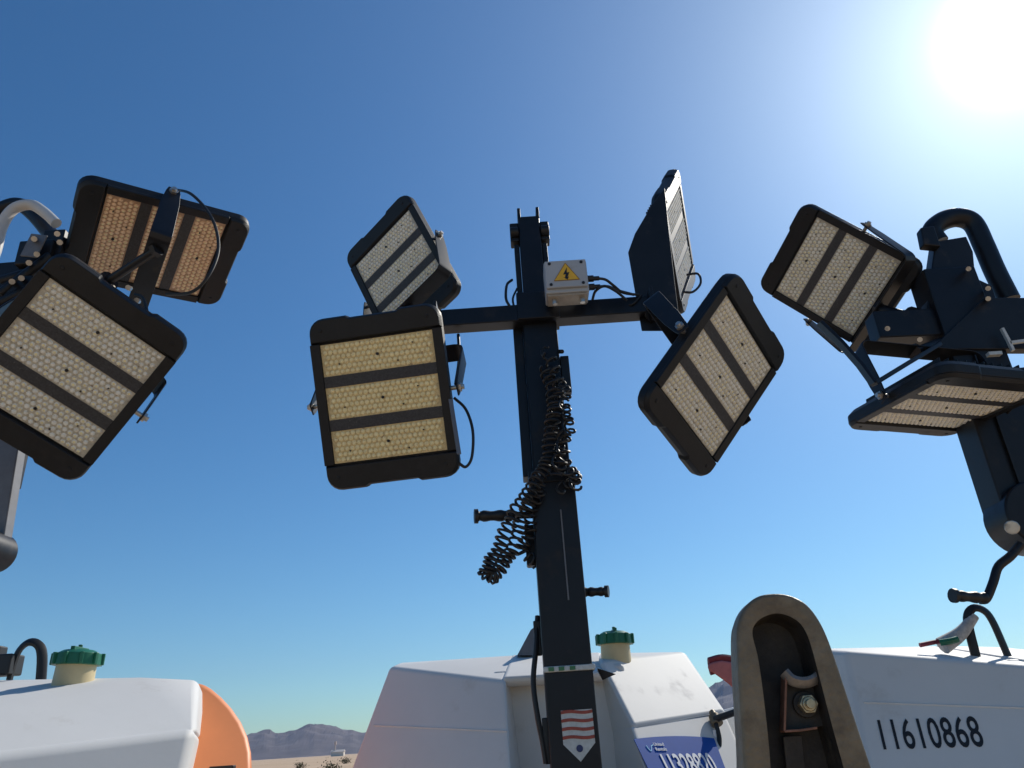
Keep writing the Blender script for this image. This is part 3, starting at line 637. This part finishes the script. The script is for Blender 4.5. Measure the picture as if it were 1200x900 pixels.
# grey carriage and winch drum below the lamps
m = MB(); c0 = at(2, 545, LTY); c1 = at(3, 632, LTY)
m.hull([V(c1.x - .16, LTY - .02, c1.z), V(c1.x + .016, LTY - .02, c1.z), V(c0.x - .16, LTY - .02, c0.z + .35), V(c0.x + .034, LTY - .02, c0.z + .35), V(c1.x - .16, LTY + .02, c1.z), V(c1.x + .016, LTY + .02, c1.z), V(c0.x - .16, LTY + .02, c0.z + .35), V(c0.x + .034, LTY + .02, c0.z + .35)])
m.build('mast_carriage', M['silver'], T1, bevel=.005, world=True)
m = MB(); w0 = at(-14, 645, LTY - .02); m.ring(w0 + V(0, -.05, 0), w0 + V(0, .05, 0), .056, n=28); m.ring(w0 + V(.02, -.06, 0), w0 + V(.02, -.045, 0), .02, n=12); m.build('winch_drum', M['mast'], T1, bevel=.006, world=True)
m = MB(); m.ring(w0 + V(.038, -.075, -.005), w0 + V(.038, -.05, -.005), .012, n=10); m.build('winch_bolt', M['steel'], T1, world=True)
# cross bar and head frame
cbl = at(-120, 335, 2.05); cbr = at(62, 318, 2.05)
m = MB(); m.hull([V(x, 2.05 + dy, z + dz) for (x, z) in ((cbl.x - .2, cbl.z), (cbr.x, cbr.z)) for dy in (-.03, .03) for dz in (-.03, .03)]); m.build('cross_bar', M['mast'], T1, bevel=.004, world=True)
m = MB(); 
for (a, b) in (((0, 345), (60, 300)), ((-10, 360), (75, 320)), ((0, 330), (40, 318))):
    m.ring(at(*a, 1.98), at(*b, 2.0), .017, n=12)
m.box(at(45, 300, 2.02), (.11, .05, .09)); m.box(at(65, 292, 2.04), (.07, .05, .12)); m.box(at(15, 340, 2.0), (.14, .05, .07)); m.build('head_bracket', M['brk'], T1, bevel=.004, world=True)
m = MB(); m.box(at(40, 288, 1.97), (.055, .006, .085), Matrix.Rotation(R(12), 3, 'Y')); m.build('head_plate', M['silver'], T1, bevel=.002, world=True)
for (x, y) in ((34, 308), (43, 298), (40, 280), (70, 284), (67, 274), (25, 326), (14, 330)): m = MB(); m.ring(at(x, y, 1.93), at(x, y, 1.97), .009, n=8); m.build('head_bolt', M['steel'], T1, world=True)
m = MB(); m.tube([at(-30, 330, 2.1), at(-8, 300, 2.1), at(2, 265, 2.1), at(16, 245, 2.1), at(36, 240, 2.1), at(52, 249, 2.1), at(66, 262, 2.1)], .0185, n=12, smooth=6, flat=1.0); m.build('guard_tube', mat('pale_grey_paint', (.55, .53, .50), .5, noise_amt=.08), T1, world=True)
m = MB(); m.tube([at(-30, 262, 2.2), at(0, 246, 2.2), at(22, 240, 2.2), at(40, 252, 2.18), at(60, 275, 2.15), at(74, 285, 2.1)], .026, n=12, smooth=6); m.build('guard_tube', M['mast'], T1, world=True)
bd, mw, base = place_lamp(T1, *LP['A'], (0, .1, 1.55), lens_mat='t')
arm(T1, base + (mw.to_3x3() @ V(.17, 0, .0)), at(126, 330, 2.02), .014)
cable(T1, [at(205, 222, 2.05), at(225, 228, 1.95), at(248, 255, 1.9), at(256, 290, 1.9), at(245, 322, 1.88), at(225, 342, 1.9), at(195, 345, 1.95)], .0048)
bd, mw, base = place_lamp(T1, *LP['B'], at(60, 318, 2.05)); arm(T1, base, at(60, 318, 2.05), .016)
cable(T1, [at(158, 345, 1.85), at(168, 350, 1.84), at(173, 372, 1.84), at(166, 378, 1.86)], .0045)
for (x, y) in ((150, 337), (160, 352), (156, 360), (130, 336)): m = MB(); m.ring(at(x, y, 1.87), at(x + 2, y + 1, 1.9), .008, n=8); m.build('yoke_bolt', M['steel'], T1, world=True)
# orange cover behind the left tower
oc = empty('orange_cover', at(262, 900, 2.72) * 1.0, 'rounded orange plastic cover beyond the right end of the left white hood', 'machine cover')
m = MB(); pr = [(225, 800), (238, 801), (248, 807), (260, 817), (272, 830), (283, 846), (291, 864), (295, 882), (296, 902)]
oP = at(265, 870, 2.95); on_ = V(.45, -.62, .64).normalized()
def hit3(px, py): d = ray(px, py); return CAM + d * ((oP - CAM).dot(on_) / d.dot(on_))
pts = [hit3(x, y) for x, y in pr]; away = V(-.42, .9, 0)
bl_o = V(pts[-1].x + .03, pts[-1].y - .35, .5)
m.hull(pts + [p + away for p in pts] + [on_plane(pts[1], pts[5], pts[8], pts[8].x + .06, .5), on_plane(pts[1], pts[5], pts[8], pts[0].x - .05, .5), on_plane(pts[1], pts[5], pts[8], pts[8].x + .06, .5) + away, on_plane(pts[1], pts[5], pts[8], pts[0].x - .05, .5) + away])
m.build('shell', M['orange'], oc, bevel=.02, seg=4, world=True)
m = MB(); m.box(hit3(256, 900), (.11, .03, .012)); m.build('handle_slot', M['ink'], oc, bevel=.003, world=True)

# ============================================================ RIGHT TOWER
RTX, RTY = 1.86, 2.5
T2 = empty('light_tower', (RTX, RTY, 0), 'rightmost portable light tower numbered 11610868 with crank handle and curved guard arch', 'light tower', 'portable light towers parked side by side')
q2 = Matrix.Rotation(R(24), 4, 'Z'); a1w = at(990, 763, 2.9); off2 = a1w - (q2 @ A1); TF2 = Matrix.Translation(off2) @ q2
housing(T2, TF2); chassis(T2, TF2)
# lettering on the left nose face
pA, pB, pC = [TF2 @ p for p in (A1, A2, AB2)]
lx = (pB - pA).normalized(); ln = lx.cross(pC - pA).normalized()
if ln.y > 0: ln = -ln
xh = V(-ln.y, ln.x, 0).normalized() if V(-ln.y, ln.x, 0).x > 0 else V(ln.y, -ln.x, 0).normalized()
xh = Matrix.Rotation(R(-1.6), 3, ln) @ xh; yh = ln.cross(xh)
def hit2(px, py, off): d = ray(px, py); return CAM + d * ((pA + ln * off - CAM).dot(ln) / d.dot(ln))
ridge(T2, TF2, hit2(1012, 823, .0), hit2(1215, 830, .0))
pt = hit2(1087, 861, .0012)
text('number_lettering', '11610868', .135, Matrix(((xh.x, yh.x, ln.x, pt.x), (xh.y, yh.y, ln.y, pt.y), (xh.z, yh.z, ln.z, pt.z), (0, 0, 0, 1))), M['ink'], T2, xs=.55, space=1.05, bold=.0012, shear=.06)
loop_handle(T2, at(1152, 748, 2.9), 1.15, -.1)
m = MB(); m.tube([at(1104, 757, 2.9), at(1126, 742, 2.9), at(1142, 722, 2.9)], lambda t: .030 - .014 * t, n=10, smooth=4); m.build('canvas_strap', mat('grey_canvas', (.42, .40, .38), .8, noise_amt=.3, noise_scale=60), T2, world=True)
m = MB(); m.tube([at(1078, 756, 2.9), at(1098, 752, 2.9), at(1112, 751, 2.88)], .008, n=8); m.build('roof_latch', M['dred'], T2, world=True)
m = MB(); m.tube([at(1102, 753, 2.88), at(1115, 751, 2.86), at(1122, 749, 2.86)], .011, n=8); m.build('green_strap', M['green'], T2, world=True)
# mast pieces
mast_box(T2, 'lower_mast', RTX + .16, RTY + .12, .14, .14, .4, 2.3)
m = MB(); ca = at(1128, 500, RTY); cb_ = at(1165, 606, RTY)
zt_ = 3.2; m.hull([V(ca.x + .01, RTY - .06, 3.0), V(ca.x + .20, RTY - .06, 3.0), V(ca.x + .01, RTY + .06, 3.0), V(ca.x + .20, RTY + .06, 3.0), V(cb_.x, RTY - .06, cb_.z), V(cb_.x + .2, RTY - .06, cb_.z), V(cb_.x, RTY + .06, cb_.z), V(cb_.x + .2, RTY + .06, cb_.z)])
m.build('mast_carriage', M['mast'], T2, bevel=.006, world=True)
m = MB(); e0 = cb_ ; m.box((cb_.x + .075, RTY - .066, cb_.z + .28), (.006, .01, .55)); m.build('carriage_rail', M['brk'], T2, world=True)
m = MB(); wc = at(1205, 608, RTY - .02); m.ring(wc + V(0, -.07, 0), wc + V(0, .07, 0), .108, n=36); m.box(wc + V(.03, -.08, 0), (.08, .03, .08)); m.build('winch_drum', M['mast'], T2, bevel=.008, world=True)
m = MB(); m.ring(at(1186, 618, RTY - .12), at(1186, 618, RTY - .09), .022, n=10); m.build('winch_bolt', M['steel'], T2, bevel=.003, world=True)
m = MB(); m.tube([at(1196, 638, RTY - .1), at(1184, 652, RTY - .1), at(1170, 664, RTY - .1), at(1164, 682, RTY - .1), at(1156, 701, RTY - .1), at(1148, 703, RTY - .1)], .0135, n=10, smooth=4); m.build('crank_arm', M['brk'], T2, world=True)
grip(T2, at(1155, 701, RTY - .1), at(1118, 698, RTY - .12), .0165)
# head: bar, arch, brackets
bl_ = at(1022, 386, 2.5); br_ = at(1330, 372, 2.5)
m = MB(); m.hull([V(x, 2.5 + dy, z + dz) for (x, z) in ((bl_.x, bl_.z), (br_.x, br_.z)) for dy in (-.04, .04) for dz in (-.055, .055)]); m.build('cross_bar', M['mast'], T2, bevel=.005, world=True)
m = MB(); m.hull([V(x, 2.45 + dy, z) for (x, z) in [(at(px, py, 2.45).x, at(px, py, 2.45).z) for px, py in ((1088, 412), (1230, 412), (1230, 352), (1150, 352))] for dy in (-.02, .02)]); m.build('head_plate', M['brk'], T2, bevel=.003, world=True)
m = MB(); m.tube([at(1100, 285, 2.52), at(1092, 272, 2.52), at(1103, 260, 2.52), at(1122, 255, 2.52), at(1140, 262, 2.52), at(1153, 288, 2.52), at(1166, 318, 2.52), at(1183, 352, 2.52)], .038, n=16, smooth=6); m.build('guard_tube', M['mast'], T2, world=True)
m = MB(); m.hull([V(at(px, py, 2.46).x, 2.46 + dy, at(px, py, 2.46).z) for px, py in ((1076, 270), (1092, 268), (1100, 292), (1080, 290)) for dy in (-.02, .02)])
m.hull([V(at(px, py, 2.50).x, 2.50 + dy, at(px, py, 2.50).z) for px, py in ((1092, 288), (1128, 282), (1136, 300), (1140, 345), (1138, 368), (1082, 372), (1086, 330)) for dy in (-.03, .03)])
m.hull([V(at(px, py, 2.47).x, 2.47 + dy, at(px, py, 2.47).z) for px, py in ((1132, 325), (1160, 338), (1168, 366), (1128, 370)) for dy in (-.02, .02)])
m.build('head_bracket', M['brk'], T2, bevel=.005, world=True)
for (x, y) in ((1158, 338), (1158, 350), (1078, 398), (1040, 385), (1135, 315)): m = MB(); m.ring(at(x, y, 2.38), at(x, y, 2.43), .009, n=8); m.build('head_bolt', M['steel'], T2, world=True)
m = MB(); m.box(at(1165, 415, 2.38), (.045, .02, .012)); m.build('head_label', M['gwhite'], T2, world=True)
m = MB(); m.strap([at(1174, 385, 2.4), at(1181, 398, 2.4), at(1187, 411, 2.4)], .012, (0, 1, 0), .01); m.strap([at(1183, 402, 2.4), at(1212, 398, 2.4)], .012, (0, 1, 0), .01); m.build('head_label', M['gwhite'], T2, world=True)
bd, mw, base = place_lamp(T2, *LP['G'], at(1068, 360, 2.5)); arm(T2, base, at(1068, 372, 2.5), .018)
bd, mw, base = place_lamp(T2, *LP['H'], at(1120, 390, 2.5)); arm(T2, base, at(1120, 395, 2.5), .018)
# brace from the upper lamp bracket down to the flat lamp
m = MB(); m.strap([at(960, 378, 2.35), at(985, 402, 2.32), at(1008, 428, 2.28), at(1024, 450, 2.25)], .04, (0, 1, .2), .012)
m.strap([at(1024, 450, 2.25), at(1060, 428, 2.3), at(1100, 404, 2.4)], .045, (0, 1, .2), .014)
m.build('brace_strap', M['brk'], T2, bevel=.002, world=True)

# ============================================================ COUPLER IN THE FOREGROUND
CY = .78
tc_ = empty('trailer_coupler', (at(940, 900, CY).x, CY, 0), 'worn brown metal trailer coupler standing upright in the foreground, ball socket facing the camera', 'trailer coupler')
def smooth2(P, k=5):
    Q = [P[0]] + P + [P[-1]]; out = []
    for i in range(1, len(Q) - 2):
        for j in range(k):
            t = j / k; o_ = []
            for c in (0, 1):
                a, b, c_, d = (Q[i - 1][c], Q[i][c], Q[i + 1][c], Q[i + 2][c]); o_.append(.5 * (2 * b + (c_ - a) * t + (2 * a - 5 * b + 4 * c_ - d) * t * t + (-a + 3 * b - 3 * c_ + d) * t ** 3))
            out.append(tuple(o_))
    return out + [P[-1]]
outer = [(870, 960), (872, 900), (866, 800), (864, 745), (867, 724), (876, 708), (890, 698), (908, 695), (926, 697), (944, 706), (958, 722), (970, 745), (984, 784), (1004, 845), (1024, 905), (1040, 955)]
inner = [(904, 960), (903, 900), (897, 835), (889, 775), (882, 745), (884, 733), (893, 724), (908, 719), (922, 721), (936, 729), (945, 742), (952, 762), (962, 800), (975, 850), (990, 905), (1002, 955)]
outer = smooth2(outer); inner = smooth2(inner); n = len(outer)
O = [at(x, y, CY) for x, y in outer]; I = [at(x, y, CY + .003) for x, y in inner]
ctr = sum(O, V(0, 0, 0)) / n
def off(p, s_, d): q = ctr + (p - ctr) * s_; return V(q.x, p.y + d, q.z)
m = MB()
O2 = [V(p.x + .010 * t_ / n, p.y + .030, p.z + .004) for t_, p in enumerate(O)]; O2 = [off(p, .985, .026) for p in O]; O3 = [off(p, .93, .044) for p in O]
Im = [p.lerp(o, .12) + V(0, .004, 0) for p, o in zip(I, O)]
m.add(O + I, [(i, i + 1, n + i + 1, n + i) for i in range(n - 1)])
m.add(O + O2 + O3, [(i, n + i, n + i + 1, i + 1) for i in range(n - 1)] + [(n + i, 2 * n + i, 2 * n + i + 1, n + i + 1) for i in range(n - 1)])
m.add(O3, [tuple(range(n))])
rimo = m.build('coupler_rim', M['cast'], tc_, bevel=0, world=True)
bmx = bmesh.new(); bmx.from_mesh(rimo.data); bmesh.ops.remove_doubles(bmx, verts=bmx.verts, dist=1e-5); bmesh.ops.recalc_face_normals(bmx, faces=bmx.faces); bmx.to_mesh(rimo.data); bmx.free()
bv = rimo.modifiers.new('bevel', 'BEVEL'); bv.width = .004; bv.segments = 3; bv.limit_method = 'ANGLE'; bv.angle_limit = R(40)
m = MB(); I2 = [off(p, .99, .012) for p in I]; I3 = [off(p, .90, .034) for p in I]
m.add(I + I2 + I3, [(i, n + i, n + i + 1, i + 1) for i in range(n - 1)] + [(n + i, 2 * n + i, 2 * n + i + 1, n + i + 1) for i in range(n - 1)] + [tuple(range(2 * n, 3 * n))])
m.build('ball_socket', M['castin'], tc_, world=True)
# latch clamp: plate with curved top, side flanges, nut
m = MB()
def Q(px, py, d=.0): return at(px, py, CY + .018 + d)
m.strap([Q(919, 790), Q(918, 825), Q(917, 857)], .014, (0, 1, 0), .0022)
m.strap([Q(917, 857), Q(935, 856), Q(955, 853)], .014, (0, 1, 0), .0022)
m.build('clamp_flange', M['rust'], tc_, bevel=.0004, world=True)
m = MB(); m.tube([Q(919, 788, -.004), Q(928, 797, -.006), Q(942, 800, -.006), Q(955, 796, -.006), Q(963, 787, -.004)], .0038, n=8, smooth=5, flat=1.6); m.build('clamp_lip', mat('worn_steel', (.22, .20, .18), .45, metal=.5, noise_amt=.3, noise_scale=80), tc_, world=True)
m = MB(); m.hull([Q(x, y, d) for x, y in ((920, 795), (940, 802), (965, 790), (972, 850), (917, 856)) for d in (.006, .010)]); m.build('clamp_plate', M['castin'], tc_, world=True)
nc = Q(947, 825, -.004)
m = MB(); m.ring(nc + V(0, .010, 0), nc + V(0, .006, 0), .0118, n=28); m.build('washer', M['castin'], tc_, bevel=.0008, world=True)
m = MB(); m.ring(nc + V(0, .006, 0), nc + V(0, -.003, 0), .0088, n=6); m.ring(nc + V(.0, -.003, 0), nc + V(0, -.005, 0), .0072, .006, n=16); m.ring(nc + V(0, -.005, 0), nc + V(0, -.009, 0), .0045, n=12)
m.build('nut', mat('brass_zinc', (.42, .36, .24), .38, metal=.7, noise_amt=.25, noise_scale=120), tc_, bevel=.0006, world=True)
m = MB(); m.ring(Q(965, 788, -.014), Q(965, 790, 0), .003, n=8); m.build('pin_head', M['steel'], tc_, bevel=.0008, world=True)
m = MB(); m.strap([Q(928, 862, .006), Q(932, 900, .008), Q(936, 960, .01)], .018, (1, 0, 0), .004); m.build('latch_bar', M['castin'], tc_, bevel=.001, world=True)
m = MB(); bx = (O[0] + O[-1]) / 2; m.box((bx.x, CY + .05, (bx.z + .1) / 2 + .0), (.10, .06, bx.z - .1)); m.box((bx.x, CY + .05, .06), (.24, .24, .11)); m.build('tongue_beam', M['mast'], tc_, bevel=.004, world=True)
m = MB(); m.ring(V(bx.x, CY + .05, 0.0), V(bx.x, CY + .05, .02), .14, n=24); m.build('foot_plate', M['steel'], tc_, world=True)

# faded red release lever behind the coupler
lv = empty('red_lever', at(862, 800, 1.0), 'faded red plastic lever with dark red rim sticking out left of the metal coupler', 'lever')
def Lv(px, py, d=0): return at(px, py, .98 + d)
m = MB(); sh = [(829, 780), (834, 776), (846, 774), (864, 777), (884, 780), (884, 800), (872, 812), (868, 823), (860, 819), (861, 808), (852, 800), (838, 790), (830, 785)]
k = len(sh); m.add([Lv(x, y, -.012) for x, y in sh] + [Lv(x, y, .012) for x, y in sh], [tuple(range(k)), tuple(range(2 * k - 1, k - 1, -1))] + [(i, k + i, k + (i + 1) % k, (i + 1) % k) for i in range(k)])
m.build('lever_blade', M['pink'], lv, bevel=.0025, seg=3, world=True)
m = MB(); m.tube([Lv(831, 781), Lv(846, 777.5), Lv(864, 781), Lv(884, 784)], .0050, n=10, smooth=5, flat=2.6); m.build('lever_rim', M['dred'], lv, world=True)
m = MB(); m.ring(Lv(866, 815), Lv(868, 829), .0018, n=6); m.tube([Lv(866, 828, 0), Lv(880, 840, -.03), Lv(900, 870, -.12)], .004, n=8); m.build('lever_pin', M['brk'], lv, world=True)

# ------------------------------------------------------------ haze over the plain
def haze():
    m = MB(); m.box((0, 1000, 449), (15000, 15000, 902)); o = m.build('haze', [], None, smooth=False, fixn=True); o.data.materials.clear()
    h = bpy.data.materials.new('haze_air'); h.use_nodes = True; t = h.node_tree; t.nodes.clear()
    out = t.nodes.new('ShaderNodeOutputMaterial'); pv = t.nodes.new('ShaderNodeVolumePrincipled'); pv.inputs['Density'].default_value = 4e-5
    pv.inputs['Color'].default_value = (.50, .64, 1, 1); pv.inputs['Anisotropy'].default_value = .2
    t.links.new(pv.outputs[0], out.inputs['Volume']); o.data.materials.append(h); tag(o, kind='stuff'); o.display_type = 'WIRE'
haze()
